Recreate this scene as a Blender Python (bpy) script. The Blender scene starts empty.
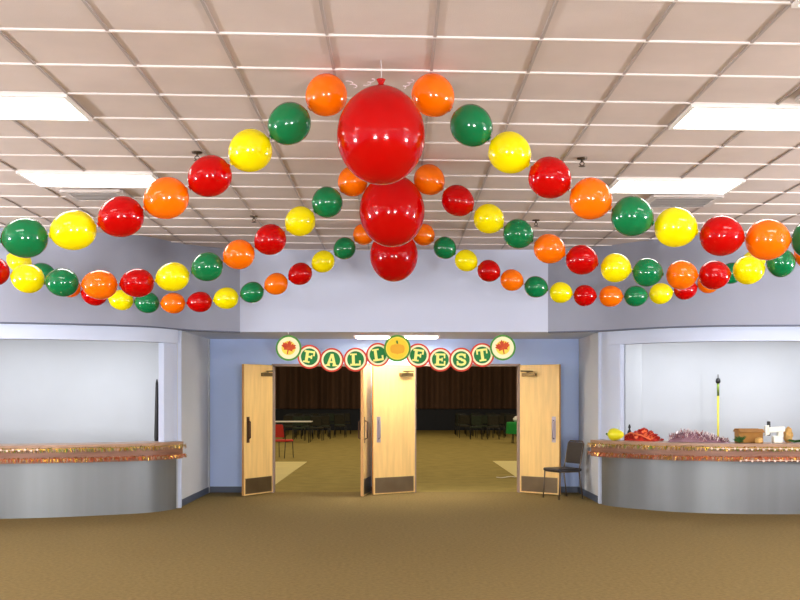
import bpy, bmesh, math, random
from mathutils import Vector, Matrix
random.seed(7)
PI = math.pi
SC = bpy.context.scene
COL = SC.collection
F = 1038.0; EYE = 1.6; VX, VY = 398.0, 397.0
CEIL = EYE + 2.2

def at(px, py, Y):
    return Vector(((px - VX) / F * Y, Y, EYE + (VY - py) / F * Y))

# ------------------------------------------------------------------ materials
def srgb(r, g, b):
    f = lambda c: c / 12.92 if c <= 0.04045 else ((c + 0.055) / 1.055) ** 2.4
    return (f(r / 255), f(g / 255), f(b / 255), 1)

def mat(name, col, rough=0.5, metal=0.0, spec=0.5, noise=0.0, nscale=8.0, bump=0.0, bscale=60.0,
        coat=0.0, trans=0.0, emit=0.0, stretch=(1, 1, 1), col2=None):
    m = bpy.data.materials.new(name); m.use_nodes = True
    nt = m.node_tree; b = nt.nodes['Principled BSDF']
    b.inputs['Base Color'].default_value = col
    b.inputs['Roughness'].default_value = rough
    b.inputs['Metallic'].default_value = metal
    b.inputs['Specular IOR Level'].default_value = spec
    b.inputs['Coat Weight'].default_value = coat
    b.inputs['Coat Roughness'].default_value = 0.04
    if emit:
        b.inputs['Emission Color'].default_value = col
        b.inputs['Emission Strength'].default_value = emit
    if noise or bump or col2:
        tc = nt.nodes.new('ShaderNodeTexCoord'); mp = nt.nodes.new('ShaderNodeMapping')
        mp.inputs['Scale'].default_value = stretch
        nt.links.new(tc.outputs['Object'], mp.inputs['Vector'])
    if noise or col2:
        n = nt.nodes.new('ShaderNodeTexNoise'); n.inputs['Scale'].default_value = nscale
        n.inputs['Detail'].default_value = 6
        nt.links.new(mp.outputs['Vector'], n.inputs['Vector'])
        mx = nt.nodes.new('ShaderNodeMix'); mx.data_type = 'RGBA'
        c2 = col2 or tuple(max(0, c * (1 - noise)) for c in col[:3]) + (1,)
        mx.inputs['A'].default_value = col; mx.inputs['B'].default_value = c2
        rp = nt.nodes.new('ShaderNodeMapRange'); rp.inputs['From Min'].default_value = 0.35; rp.inputs['From Max'].default_value = 0.65
        nt.links.new(n.outputs['Fac'], rp.inputs['Value'])
        nt.links.new(rp.outputs['Result'], mx.inputs['Factor'])
        nt.links.new(mx.outputs['Result'], b.inputs['Base Color'])
    if bump:
        n2 = nt.nodes.new('ShaderNodeTexNoise'); n2.inputs['Scale'].default_value = bscale; n2.inputs['Detail'].default_value = 4
        nt.links.new(mp.outputs['Vector'], n2.inputs['Vector'])
        bp = nt.nodes.new('ShaderNodeBump'); bp.inputs['Strength'].default_value = bump; bp.inputs['Distance'].default_value = 0.01
        nt.links.new(n2.outputs['Fac'], bp.inputs['Height']); nt.links.new(bp.outputs['Normal'], b.inputs['Normal'])
    if trans:
        out = nt.nodes['Material Output']
        t = nt.nodes.new('ShaderNodeBsdfTranslucent'); t.inputs['Color'].default_value = col
        ms = nt.nodes.new('ShaderNodeMixShader'); ms.inputs['Fac'].default_value = trans
        nt.links.new(b.outputs[0], ms.inputs[1]); nt.links.new(t.outputs[0], ms.inputs[2])
        nt.links.new(ms.outputs[0], out.inputs['Surface'])
    return m

M = {}
M['tile'] = mat('ceiling_tile_board', srgb(208, 194, 189), 0.9, noise=0.06, nscale=3.0, bump=0.25, bscale=140)
M['tbar'] = mat('painted_grid_bar', srgb(236, 232, 228), 0.5)
M['tee'] = mat('painted_cross_tee', srgb(228, 220, 217), 0.6)
M['runner'] = mat('shaded_grid_runner', srgb(168, 157, 153), 0.6)  # same white bars as the tees; their shade is put into this grey
M['fascia'] = mat('grey_lavender_paint', srgb(150, 155, 172), 0.7, noise=0.04, nscale=1.2)
M['header'] = mat('pale_blue_paint', srgb(196, 204, 226), 0.75, noise=0.03, nscale=1.0)
M['white_wall'] = mat('white_paint', srgb(198, 209, 232), 0.6, noise=0.03, nscale=1.0)
M['blue_wall'] = mat('light_blue_paint', srgb(184, 206, 250), 0.6, noise=0.04, nscale=1.5)
M['grey_wall'] = mat('light_grey_paint', srgb(196, 200, 206), 0.6, noise=0.05, nscale=1.0)
M['base'] = mat('slate_rubber_base', srgb(74, 84, 104), 0.5)
M['carpet'] = mat('olive_brown_carpet', srgb(136, 117, 74), 0.95, noise=0.22, nscale=26, bump=0.5, bscale=220, spec=0.1)
M['hall_carpet'] = mat('tan_hall_carpet', srgb(152, 134, 76), 0.95, noise=0.18, nscale=3, bump=0.4, bscale=160, spec=0.1)
M['hall_tile'] = mat('cream_vinyl_tile', srgb(226, 208, 140), 0.45, noise=0.08, nscale=2)
M['curtain'] = mat('dark_brown_curtain', srgb(112, 80, 58), 0.85, noise=0.35, nscale=2.5, stretch=(1, 1, 0.1))
M['navy'] = mat('navy_stage_front', srgb(28, 32, 44), 0.7, noise=0.2)
M['hall_wall'] = mat('dim_brown_wall', srgb(96, 78, 58), 0.85)
M['steel'] = mat('brushed_steel_panel', srgb(130, 135, 138), 0.42, metal=0.6, noise=0.08, nscale=5, stretch=(1, 1, 0.05))
M['wood_top'] = mat('rose_brown_counter_edge', srgb(176, 140, 112), 0.4, noise=0.25, nscale=6, stretch=(1, 1, 6))
M['edge'] = mat('russet_counter_apron', srgb(150, 104, 82), 0.4, noise=0.3, nscale=3, stretch=(1, 1, 12))
M['maple'] = mat('pale_maple_veneer', srgb(238, 200, 128), 0.42, noise=0.14, nscale=5, stretch=(4, 4, 0.35), coat=0.15)
M['maple_edge'] = mat('orange_maple_edge', srgb(214, 160, 92), 0.45, noise=0.2, nscale=6, stretch=(4, 4, 0.4))
M['frame'] = mat('taupe_door_frame', srgb(150, 130, 120), 0.5)
M['kick'] = mat('bronze_kick_plate', srgb(128, 112, 88), 0.38, metal=0.8, noise=0.15, nscale=4)
M['pull'] = mat('dark_bronze_pull', srgb(92, 64, 48), 0.35, metal=0.7)
M['pull_silver'] = mat('satin_steel_pull', srgb(176, 166, 176), 0.35, metal=0.8)
M['closer'] = mat('bronze_closer', srgb(120, 100, 62), 0.4, metal=0.6)
M['black'] = mat('black_plastic', srgb(16, 16, 18), 0.4)
M['charcoal'] = mat('charcoal_vinyl', srgb(44, 40, 42), 0.5, noise=0.2, nscale=20)
M['chair_leg'] = mat('dull_brown_steel', srgb(104, 92, 80), 0.35, metal=0.7)
M['hall_chair'] = mat('dark_olive_fabric', srgb(50, 46, 32), 0.8, noise=0.3, nscale=12)
M['hall_green'] = mat('dark_green_fabric', srgb(46, 58, 42), 0.8, noise=0.3, nscale=12)
M['hall_red'] = mat('red_fabric', srgb(196, 44, 34), 0.7)
M['white_top'] = mat('white_laminate', srgb(240, 236, 230), 0.4)
M['green_cloth'] = mat('green_tablecloth', srgb(10, 140, 50), 0.8, noise=0.15, nscale=8)
M['diffuser'] = mat('lit_diffuser', (1, 0.97, 0.93, 1), 0.5, emit=9.0)
M['diffuser_hall'] = mat('lit_strip', (1, 0.93, 0.80, 1), 0.5, emit=40.0)
M['diffuser_far'] = mat('lit_hall_panel', (1, 0.88, 0.66, 1), 0.5, emit=12.0)
M['vent'] = mat('vent_metal', srgb(200, 192, 188), 0.5)
M['vent_dark'] = mat('vent_gap', srgb(70, 66, 66), 0.7)
M['bronze'] = mat('sprinkler_brass', srgb(90, 78, 66), 0.35, metal=0.8)
M['ribbon'] = mat('white_pink_ribbon', srgb(250, 238, 246), 0.3, coat=0.3)
M['string'] = mat('clear_thread', srgb(210, 205, 205), 0.4)
BALL = {
    'red': mat('red_latex', srgb(196, 0, 2), 0.10, coat=0.0, spec=0.42, trans=0.2),
    'orange': mat('orange_latex', srgb(255, 124, 0), 0.11, coat=0.4, trans=0.22),
    'yellow': mat('yellow_latex', srgb(255, 240, 0), 0.11, coat=0.4, trans=0.22),
    'green': mat('green_latex', srgb(0, 124, 70), 0.11, coat=0.4, trans=0.18),
}
M['gold'] = mat('gold_foil', srgb(236, 190, 84), 0.25, metal=0.8, noise=0.3, nscale=30)
M['copper'] = mat('copper_foil', srgb(196, 104, 70), 0.3, metal=0.7, noise=0.4, nscale=30)
M['green_foil'] = mat('olive_foil', srgb(120, 140, 60), 0.3, metal=0.5)
M['bead'] = mat('ivory_bead', srgb(255, 228, 214), 0.2)
M['cream'] = mat('cream_card', srgb(255, 246, 200), 0.7)
M['card_red'] = mat('red_card', srgb(214, 66, 40), 0.7)
M['card_green'] = mat('green_card', srgb(22, 124, 56), 0.7)
M['card_leafgreen'] = mat('leaf_green_card', srgb(70, 146, 50), 0.7)
M['card_yellow'] = mat('yellow_card', srgb(250, 226, 84), 0.7)
M['card_gold'] = mat('golden_card', srgb(246, 214, 50), 0.7)
M['letter'] = mat('letter_yellow', srgb(250, 244, 140), 0.7)
M['leaf_red'] = mat('maple_leaf_red', srgb(190, 44, 20), 0.7, col2=srgb(214, 90, 24), nscale=14)
M['pumpkin'] = mat('pumpkin_orange', srgb(240, 176, 30), 0.6)
M['gourd'] = mat('yellow_gourd_skin', srgb(232, 226, 30), 0.35, noise=0.12, nscale=9)
M['stem'] = mat('green_stem', srgb(56, 120, 50), 0.6)
M['leafr'] = mat('red_silk_leaf', srgb(206, 40, 20), 0.6, noise=0.4, nscale=20)
M['leafo'] = mat('orange_silk_leaf', srgb(240, 120, 70), 0.6)
M['leafg'] = mat('dark_green_leaf', srgb(58, 104, 48), 0.5, noise=0.3, nscale=14)
M['tinsel_p'] = mat('mauve_tinsel', srgb(176, 140, 156), 0.25, metal=0.6)
M['tinsel_w'] = mat('white_tinsel', srgb(250, 236, 236), 0.25, metal=0.2)
M['tinsel_b'] = mat('rust_tinsel', srgb(160, 90, 80), 0.3, metal=0.4)
M['box'] = mat('brown_cardboard', srgb(176, 124, 56), 0.8, noise=0.2, nscale=7)
M['white_obj'] = mat('white_plastic', srgb(238, 240, 228), 0.45)
M['tan'] = mat('tan_straw', srgb(222, 176, 100), 0.7, noise=0.3, nscale=25)
M['pole_yellow'] = mat('yellow_pole_paint', srgb(214, 200, 60), 0.4)
M['pane'] = mat('daylit_pane', (0.92, 0.96, 1, 1), 0.3, emit=6.0)

# ------------------------------------------------------------------ helpers
def tag(o, label=None, cat=None, group=None, kind=None):
    if label: o['label'] = label
    if cat: o['category'] = cat
    if group: o['group'] = group
    if kind: o['kind'] = kind
    return o

def empty(name, loc=(0, 0, 0), rz=0.0, **k):
    o = bpy.data.objects.new(name, None); COL.objects.link(o)
    o.location = loc; o.rotation_euler = (0, 0, rz); o.empty_display_size = 0.1
    return tag(o, **k)

class MB:
    def __init__(s): s.bm = bmesh.new(); s.mats = []
    def _mi(s, m):
        if m is None: return 0
        if m not in s.mats: s.mats.append(m)
        return s.mats.index(m)
    def faces(s, verts, faces, m=None, smooth=False):
        mi = s._mi(m); vs = [s.bm.verts.new(v) for v in verts]
        for f in faces:
            try:
                fc = s.bm.faces.new([vs[i] for i in f]); fc.material_index = mi; fc.smooth = smooth
            except ValueError: pass
        return vs
    def box(s, c, d, m=None, bev=0.0, rot=None):
        b = bmesh.new(); bmesh.ops.create_cube(b, size=1)
        for v in b.verts: v.co = Vector((v.co.x * d[0], v.co.y * d[1], v.co.z * d[2]))
        if bev: bmesh.ops.bevel(b, geom=b.edges[:], offset=bev, segments=2, affect='EDGES', profile=0.5)
        s._merge(b, c, rot, m); return s
    def _merge(s, b, c=(0, 0, 0), rot=None, m=None, smooth=False):
        b.verts.index_update(); c = Vector(c)
        vs = [((rot @ v.co) if rot else v.co) + c for v in b.verts]
        s.faces(vs, [[v.index for v in f.verts] for f in b.faces], m, smooth); b.free()
    def tube(s, pts, r, m=None, n=10, cap=True):
        pts = [Vector(p) for p in pts]; rings = []
        mi = s._mi(m); rr = r if isinstance(r, (list, tuple)) else [r] * len(pts)
        up = None
        for i, p in enumerate(pts):
            t = (pts[min(i + 1, len(pts) - 1)] - pts[max(i - 1, 0)]).normalized()
            if up is None:
                a = Vector((0, 0, 1)) if abs(t.z) < 0.9 else Vector((1, 0, 0)); up = t.cross(a).normalized()
            u = (up - t * up.dot(t)).normalized(); w = t.cross(u); up = u
            rings.append([s.bm.verts.new(p + (u * math.cos(2 * PI * k / n) + w * math.sin(2 * PI * k / n)) * rr[i]) for k in range(n)])
        for a, b in zip(rings, rings[1:]):
            for k in range(n):
                f = s.bm.faces.new((a[k], a[(k + 1) % n], b[(k + 1) % n], b[k])); f.smooth = True; f.material_index = mi
        if cap:
            for ring in (rings[0][::-1], rings[-1]):
                f = s.bm.faces.new(ring); f.material_index = mi
        return s
    def lathe(s, prof, m=None, n=32, c=(0, 0, 0), rot=None, smooth=True):
        b = bmesh.new(); rings = []
        for r, z in prof:
            if r < 1e-6: rings.append([b.verts.new((0, 0, z))])
            else: rings.append([b.verts.new((r * math.cos(2 * PI * k / n), r * math.sin(2 * PI * k / n), z)) for k in range(n)])
        for a, d in zip(rings, rings[1:]):
            for k in range(n):
                k2 = (k + 1) % n
                if len(a) == 1 and len(d) == 1: continue
                if len(a) == 1: b.faces.new((a[0], d[k2], d[k]))
                elif len(d) == 1: b.faces.new((a[k], a[k2], d[0]))
                else: b.faces.new((a[k], a[k2], d[k2], d[k]))
        s._merge(b, c, rot, m, smooth); return s
    def prism(s, poly, y0, y1, m=None):
        """closed outline in x,z pushed from y0 to y1"""
        n = len(poly)
        vs = [(x, y0, z) for x, z in poly] + [(x, y1, z) for x, z in poly]
        fs = [list(range(n)), list(range(2 * n - 1, n - 1, -1))] + [[i, i + n, (i + 1) % n + n, (i + 1) % n] for i in range(n)]
        s.faces(vs, fs, m); return s
    def slab(s, poly, z0, z1, m=None):
        n = len(poly)
        vs = [(x, y, z0) for x, y in poly] + [(x, y, z1) for x, y in poly]
        fs = [list(range(n))[::-1], list(range(n, 2 * n))] + [[i, (i + 1) % n, (i + 1) % n + n, i + n] for i in range(n)]
        s.faces(vs, fs, m); return s
    def ribbon_wall(s, front, back, z0, z1, m=None):
        """curved wall with thickness between two matched plan polylines"""
        n = len(front); smooth = n > 4
        for a, b_, fl in ((front, None, 0), (back, None, 1)):
            vs = [(x, y, z0) for x, y in a] + [(x, y, z1) for x, y in a]
            s.faces(vs, [[i, i + 1, i + 1 + n, i + n] for i in range(n - 1)], m, smooth)
        for z in (z0, z1):
            vs = [(x, y, z) for x, y in front] + [(x, y, z) for x, y in back]
            s.faces(vs, [[i, i + 1, i + 1 + n, i + n] for i in range(n - 1)], m)
        for i in (0, n - 1):
            s.faces([(*front[i], z0), (*back[i], z0), (*back[i], z1), (*front[i], z1)], [[0, 1, 2, 3]], m)
        return s
    def build(s, name, parent=None, m=None, loc=None, rot=None):
        bmesh.ops.recalc_face_normals(s.bm, faces=s.bm.faces)
        me = bpy.data.meshes.new(name); s.bm.to_mesh(me); s.bm.free()
        for mm in ([m] if m else s.mats): me.materials.append(mm)
        o = bpy.data.objects.new(name, me); COL.objects.link(o)
        if parent: o.parent = parent
        if loc is not None: o.location = loc
        if rot is not None: o.rotation_euler = rot
        return o

def copy_tree(o, parent=None):
    c = o.copy(); COL.objects.link(c); c.parent = parent
    for ch in o.children: copy_tree(ch, c)
    return c

def struct(name, mb, m=None, **k):
    return tag(mb.build(name, m=m), kind='structure', **k)

def spline(pts, n=8):
    """Catmull-Rom through plan points"""
    P = [Vector(p) for p in pts]; P = [2 * P[0] - P[1]] + P + [2 * P[-1] - P[-2]]
    out = []
    for i in range(1, len(P) - 2):
        a, b, c, d = P[i - 1:i + 3]
        for k in range(n):
            t = k / n
            out.append(0.5 * ((2 * b) + (c - a) * t + (2 * a - 5 * b + 4 * c - d) * t * t + (3 * b - a - 3 * c + d) * t ** 3))
    out.append(P[-2]); return [tuple(p) for p in out]

def offset(pts, d):
    """shift a plan polyline sideways; positive d moves to the side of (ty,-tx)"""
    out = []
    for i, p in enumerate(pts):
        a = Vector(pts[max(i - 1, 0)]); b = Vector(pts[min(i + 1, len(pts) - 1)])
        t = (b - a).normalized(); out.append((p[0] + t.y * d, p[1] - t.x * d))
    return out

# ------------------------------------------------------------------ plan curves (outwards from the hallway)
CR = spline([(3.03, 15.6), (3.12, 15.25), (3.37, 14.93), (3.76, 14.55), (4.28, 14.3), (4.95, 14.2), (5.7, 14.22), (7.0, 14.5), (8.6, 15.0)])
CL = spline([(-3.17, 15.0), (-3.26, 14.68), (-3.5, 14.34), (-3.96, 14.08), (-4.6, 13.8), (-5.2, 13.66), (-6.0, 13.62), (-7.2, 13.8), (-8.8, 14.3)])
FR = spline([(2.24, 15.5), (2.95, 15.15), (3.3, 14.78), (3.7, 14.42), (4.28, 14.12), (4.95, 14.02), (5.7, 14.04), (7.0, 14.3), (8.6, 14.8)])
FL = spline([(-2.36, 15.5), (-3.02, 14.98), (-3.44, 14.25), (-3.93, 13.92), (-4.6, 13.65), (-5.2, 13.5), (-6.0, 13.46), (-7.2, 13.62), (-8.8, 14.1)])
# offset sign: going outwards on the right (+x) the viewer side is (ty,-tx) -> +d ; on the left it is -d
ZF = 2.57
DW = 17.4       # plane of the double doors

# ------------------------------------------------------------------ floor, ceiling
struct('floor', MB().slab([(-9, -5), (9, -5), (9, 17.5), (-9, 17.5)], -0.1, 0.0), M['carpet'])
struct('floor_hall', MB().slab([(-16, 17.5), (16, 17.5), (16, 56), (-16, 56)], -0.1, 0.0), M['hall_carpet'])
struct('floor_entry_left', MB().slab([(-8, 17.62), (-2.24, 17.62), (-2.24, 25.6), (-8, 25.6)], -0.02, 0.006), M['hall_tile'])
struct('floor_entry_right', MB().slab([(2.36, 17.62), (8, 17.62), (8, 25.9), (2.36, 25.9)], -0.02, 0.006), M['hall_tile'])
struct('ceiling', MB().slab([(-9, -5), (9, -5), (9, 15.6), (-9, 15.6)], CEIL, CEIL + 0.1), M['tile'])
CW = 0.655; SH = 0.055; X0 = -0.43; Y0 = 7.61
def gy(k, x): return Y0 + 0.657 * k + SH * (x + 0.4)
runner = MB()
for k in range(-13, 15):
    x = X0 + CW * k
    runner.box((x, 5.2, CEIL - 0.004), (0.018, 20.4, 0.012))
struct('trim_ceiling_runners', runner, M['runner'])
tees = MB()
for k in range(-19, 13):
    a, b = gy(k, -9), gy(k, 9)
    for w in (0.009,):
        tees.faces([(-9, a - w, CEIL - 0.012), (9, b - w, CEIL - 0.012), (9, b + w, CEIL - 0.012), (-9, a + w, CEIL - 0.012),
                    (-9, a - w, CEIL + 0.01), (9, b - w, CEIL + 0.01), (9, b + w, CEIL + 0.01), (-9, a + w, CEIL + 0.01)],
                   [[0, 1, 2, 3], [4, 7, 6, 5], [0, 4, 5, 1], [3, 2, 6, 7], [0, 3, 7, 4], [1, 5, 6, 2]])
struct('trim_ceiling_tees', tees, M['tee'])

# ------------------------------------------------------------------ curved fascias, header, hallway
struct('wall_fascia_left', MB().ribbon_wall(FL, offset(FL, 0.12), ZF, CEIL + 0.02), M['fascia'])
struct('wall_fascia_right', MB().ribbon_wall(FR, offset(FR, -0.12), ZF, CEIL + 0.02), M['fascia'])
struct('wall_header', MB().box((-0.06, 15.56, (ZF + CEIL) / 2), (4.6, 0.12, CEIL - ZF)), M['header'])
M['edge_shadow'] = mat('painted_edge_shadow', srgb(84, 90, 110), 0.6)  # dark strip along the fascia bottom edges, standing in for their shadow
struct('fascia_shadow_left', MB().ribbon_wall(offset(FL, -0.008), offset(FL, 0.10), ZF - 0.012, ZF + 0.006), M['edge_shadow'])
struct('fascia_shadow_right', MB().ribbon_wall(offset(FR, 0.008), offset(FR, -0.10), ZF - 0.012, ZF + 0.006), M['edge_shadow'])
# lower header over each counter opening, and the pier beside it
ZO = 2.365
CLb = offset(CL, 0.12); CRb = offset(CR, -0.12)
def cut(curve, px):
    """first stretch of a plan curve, ending where it passes the sight line of a photo column"""
    k = (px - VX) / F; out = [curve[0]]
    for a, b in zip(curve, curve[1:]):
        fa, fb = a[0] - k * a[1], b[0] - k * b[1]
        if fa * fb <= 0:
            t = fa / (fa - fb); out.append((a[0] + (b[0] - a[0]) * t, a[1] + (b[1] - a[1]) * t)); break
        out.append(b)
    return out
PL, PR = cut(CL, 164), cut(CR, 620)
struct('wall_pier_left', MB().ribbon_wall(PL, offset(PL, 0.1), 0.968, ZF + 0.1), M['white_wall'])
struct('wall_pier_right', MB().ribbon_wall(PR, offset(PR, -0.1), 0.968, ZF + 0.1), M['white_wall'])
ohL = [p for p in CL if (p[0] / p[1] * F + VX) < 176]; ohR = [p for p in CR if (p[0] / p[1] * F + VX) > 609]
struct('wall_opening_header_left', MB().ribbon_wall(offset(ohL, -0.05), offset(ohL, 0.13), ZO, ZF + 0.1), M['white_wall'])
struct('wall_opening_header_right', MB().ribbon_wall(offset(ohR, 0.05), offset(ohR, -0.13), ZO, ZF + 0.1), M['white_wall'])
# hallway side walls
struct('wall_hallway_left', MB().box((-3.235, (14.95 + 17.5) / 2, 1.35), (0.13, 2.55, 2.7)), M['grey_wall'])
struct('wall_hallway_right', MB().box((3.105, (15.55 + 17.5) / 2, 1.35), (0.15, 1.95, 2.7)), M['grey_wall'])
struct('trim_corner_left', MB().box((-3.15, 14.975, 1.285), (0.055, 0.05, 2.57), bev=0.01), M['white_wall'])
struct('trim_corner_right', MB().box((3.03, 15.57, 1.285), (0.055, 0.05, 2.57), bev=0.01), M['white_wall'])
fl_in = [p for p in FL if p[0] > -3.3]; fr_in = [p for p in FR if p[0] < 3.2]
struct('ceiling_hallway', MB().slab([(-3.2, 17.5)] + [(x, y + 0.05) for x, y in fl_in[::-1] + fr_in] + [(3.1, 17.5)], ZF + 0.001, ZF + 0.06), M['white_wall'])
struct('ceiling_niche_left', MB().slab([(-8.8, 17.3)] + [(x, y + 0.06) for x, y in FL[::-1][:-8]] + [(-3.2, 17.3)], ZF + 0.11, ZF + 0.16), M['white_wall'])
struct('ceiling_niche_right', MB().slab([(8.6, 17.3)] + [(x, y + 0.06) for x, y in FR[::-1][:-8]] + [(3.1, 17.3)], ZF + 0.11, ZF + 0.16), M['white_wall'])
# wall with the two double doorways
OA = (-2.11, -0.47); OB = (0.27, 2.045); DH = 2.15
wd = MB()
for x0, x1 in ((-3.25, OA[0]), (OA[1], OB[0]), (OB[1], 3.12)):
    wd.box(((x0 + x1) / 2, DW + 0.08, 1.35), (x1 - x0, 0.16, 2.7))
for x0, x1 in (OA, OB):
    wd.box(((x0 + x1) / 2, DW + 0.08, (DH + 2.7) / 2), (x1 - x0, 0.16, 2.7 - DH))
struct('wall_back', wd, M['blue_wall'])
fr = MB()
for x0, x1 in (OA, OB):
    for x in (x0 + 0.015, x1 - 0.015): fr.box((x, DW + 0.07, DH / 2), (0.04, 0.2, DH), bev=0.004)
    fr.box(((x0 + x1) / 2, DW + 0.07, DH - 0.015), (x1 - x0, 0.2, 0.04), bev=0.004)
struct('trim_door_frames', fr, M['frame'])
bb = MB()
for x0, x1 in ((-3.17, OA[0]), (OA[1], OB[0]), (OB[1], 3.03)):
    bb.box(((x0 + x1) / 2, DW - 0.008, 0.05), (x1 - x0, 0.016, 0.1), bev=0.004)
struct('baseboard_back', bb, M['base'])
struct('baseboard_hallway_left', MB().box((-3.162, 16.2, 0.05), (0.016, 2.4, 0.1), bev=0.004), M['base'])
struct('baseboard_hallway_right', MB().box((3.022, 16.5, 0.05), (0.016, 1.8, 0.1), bev=0.004), M['base'])
# rooms behind the counters
struct('wall_niche_left', MB().box((-6.0, 17.35, 1.4), (5.7, 0.1, 2.8)), M['grey_wall'])
struct('wall_niche_right', MB().box((6.0, 17.35, 1.4), (5.8, 0.1, 2.8)), M['grey_wall'])
struct('trim_niche_right', MB().box((3.88, 17.2, 1.34), (0.28, 0.2, 2.68), bev=0.01), M['grey_wall'])
# lobby side walls and the window wall behind the viewer
struct('wall_left', MB().box((-9.05, 6.2, 1.9), (0.1, 22.4, 3.9)), M['header'])
struct('wall_right', MB().box((9.05, 6.2, 1.9), (0.1, 22.4, 3.9)), M['header'])
wf = MB()
WIN = ((-3.6, -2.1), (2.1, 3.6)); WZ = (0.3, 2.3)
xs = [-9] + [v for w in WIN for v in w] + [9]
for i in range(0, len(xs), 2):
    wf.box(((xs[i] + xs[i + 1]) / 2, -5.05, 1.9), (xs[i + 1] - xs[i], 0.1, 3.8))
for a, b in WIN:
    wf.box(((a + b) / 2, -5.05, WZ[0] / 2), (b - a, 0.1, WZ[0])); wf.box(((a + b) / 2, -5.05, (WZ[1] + CEIL) / 2), (b - a, 0.1, CEIL - WZ[1]))
struct('wall_front', wf, M['header'])
for i, (a, b) in enumerate(WIN):
    w = MB()
    for x in (a + 0.03, b - 0.03): w.box((x, -5.05, sum(WZ) / 2), (0.06, 0.12, WZ[1] - WZ[0]))
    for z in (WZ[0] + 0.03, WZ[1] - 0.03): w.box(((a + b) / 2, -5.05, z), (b - a, 0.12, 0.06))
    wo = struct('window_%d' % (i + 1), w, M['tbar'])
    MB().box(((a + b) / 2, -5.06, sum(WZ) / 2), (b - a - 0.1, 0.01, WZ[1] - WZ[0] - 0.1)).build('pane', wo, M['pane'])

# ------------------------------------------------------------------ hall beyond the doors
struct('wall_hall_left', MB().box((-16, 37, 3.5), (0.1, 39, 7)), M['hall_wall'])
struct('wall_hall_right', MB().box((16, 37, 3.5), (0.1, 39, 7)), M['hall_wall'])
struct('wall_hall_end', MB().box((0, 56, 3.5), (32, 0.1, 7)), M['hall_wall'])
struct('ceiling_hall', MB().box((0, 36.8, 7.05), (32, 38.6, 0.1)), M['tile'])
st = empty('stage', (0, 50, 0), label='low navy stage at the far end of the dim hall', cat='stage')
MB().box((0, 0.05, 0.475), (31.8, 0.1, 0.95)).build('front_panel', st, M['navy'])
MB().box((0, 2.9, 0.975), (31.8, 5.8, 0.05)).build('stage_deck', st, M['navy'])
cu = MB(); N = 900
pts = []
for i in range(N + 1):
    x = -15.6 + 31.2 * i / N
    pts.append((x, 0.10 * math.sin(x * 2 * PI / 0.52) + 0.04 * math.sin(x * 7.3 + 1)))
cu.ribbon_wall(pts, [(x, y + 0.02) for x, y in pts], 1.02, 6.6)
tag(cu.build('stage_curtain', m=M['curtain'], loc=(0, 51.6, 0)), 'dark brown pleated curtain hanging across the far stage', 'curtain')
for i, (x, y) in enumerate([(x, y) for x in (-8, 0, 8) for y in (21, 27, 33, 40)]):
    L = bpy.data.lights.new('hall_lamp', 'AREA'); L.shape = 'RECTANGLE'; L.size = 2.4; L.size_y = 0.6
    L.energy = 150; L.color = (1, 0.86, 0.6)
    lo = bpy.data.objects.new('hall_lamp', L); COL.objects.link(lo); lo.location = (x, y, 6.9)

# ------------------------------------------------------------------ ceiling lights, vents, sprinklers
def troffer(x0, x1, y0, y1, z, label, group, m, sh=SH):
    r = empty('ceiling_light', ((x0 + x1) / 2, (y0 + y1) / 2, z), label=label, cat='ceiling light', group=group)
    hx, hy = (x1 - x0) / 2, (y1 - y0) / 2
    P = lambda x, y: (x, y + sh * x)
    f = MB(); t = 0.03
    for c in ([(-hx, -hy), (hx, -hy), (hx, -hy + t), (-hx, -hy + t)], [(-hx, hy - t), (hx, hy - t), (hx, hy), (-hx, hy)],
              [(-hx, -hy + t), (-hx + t, -hy + t), (-hx + t, hy - t), (-hx, hy - t)], [(hx - t, -hy + t), (hx, -hy + t), (hx, hy - t), (hx - t, hy - t)]):
        f.slab([P(*q) for q in c], -0.022, 0.0)
    f.build('frame', r, M['tbar'])
    MB().slab([P(*q) for q in [(-hx + t, -hy + t), (hx - t, -hy + t), (hx - t, hy - t), (-hx + t, hy - t)]], -0.016, -0.004).build('diffuser', r, m)
    return r
XL = (X0 - 5 * CW, X0 - 3 * CW); XR = (X0 + 4 * CW, X0 + 6 * CW)
for cx, nm in ((XL, 'left'), (XR, 'right')):
    mx = (cx[0] + cx[1]) / 2
    for k in (-12, -8, -4, 0, 4):
        y0 = gy(k, mx) if nm == 'left' else gy(k, mx)
        lab = {0: 'bright fluorescent ceiling light, larger looking one on the %s, cut off by the photo edge' % nm,
               4: 'bright fluorescent ceiling light beside a vent, further one on the %s' % nm}.get(k, 'bright fluorescent ceiling light over the viewer, outside the photo')
        troffer(cx[0], cx[1], y0, y0 + 0.657, CEIL - 0.012, lab, 'fluorescent ceiling lights', M['diffuser'])
troffer(-0.70, -0.10, 16.35, 16.95, ZF - 0.001, 'lit strip light on the hallway ceiling, just left of the pumpkin disc', 'hallway strip lights', M['diffuser_hall'], 0)
troffer(0.06, 0.66, 16.35, 16.95, ZF - 0.001, 'lit strip light on the hallway ceiling, just right of the pumpkin disc', 'hallway strip lights', M['diffuser_hall'], 0)

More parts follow.
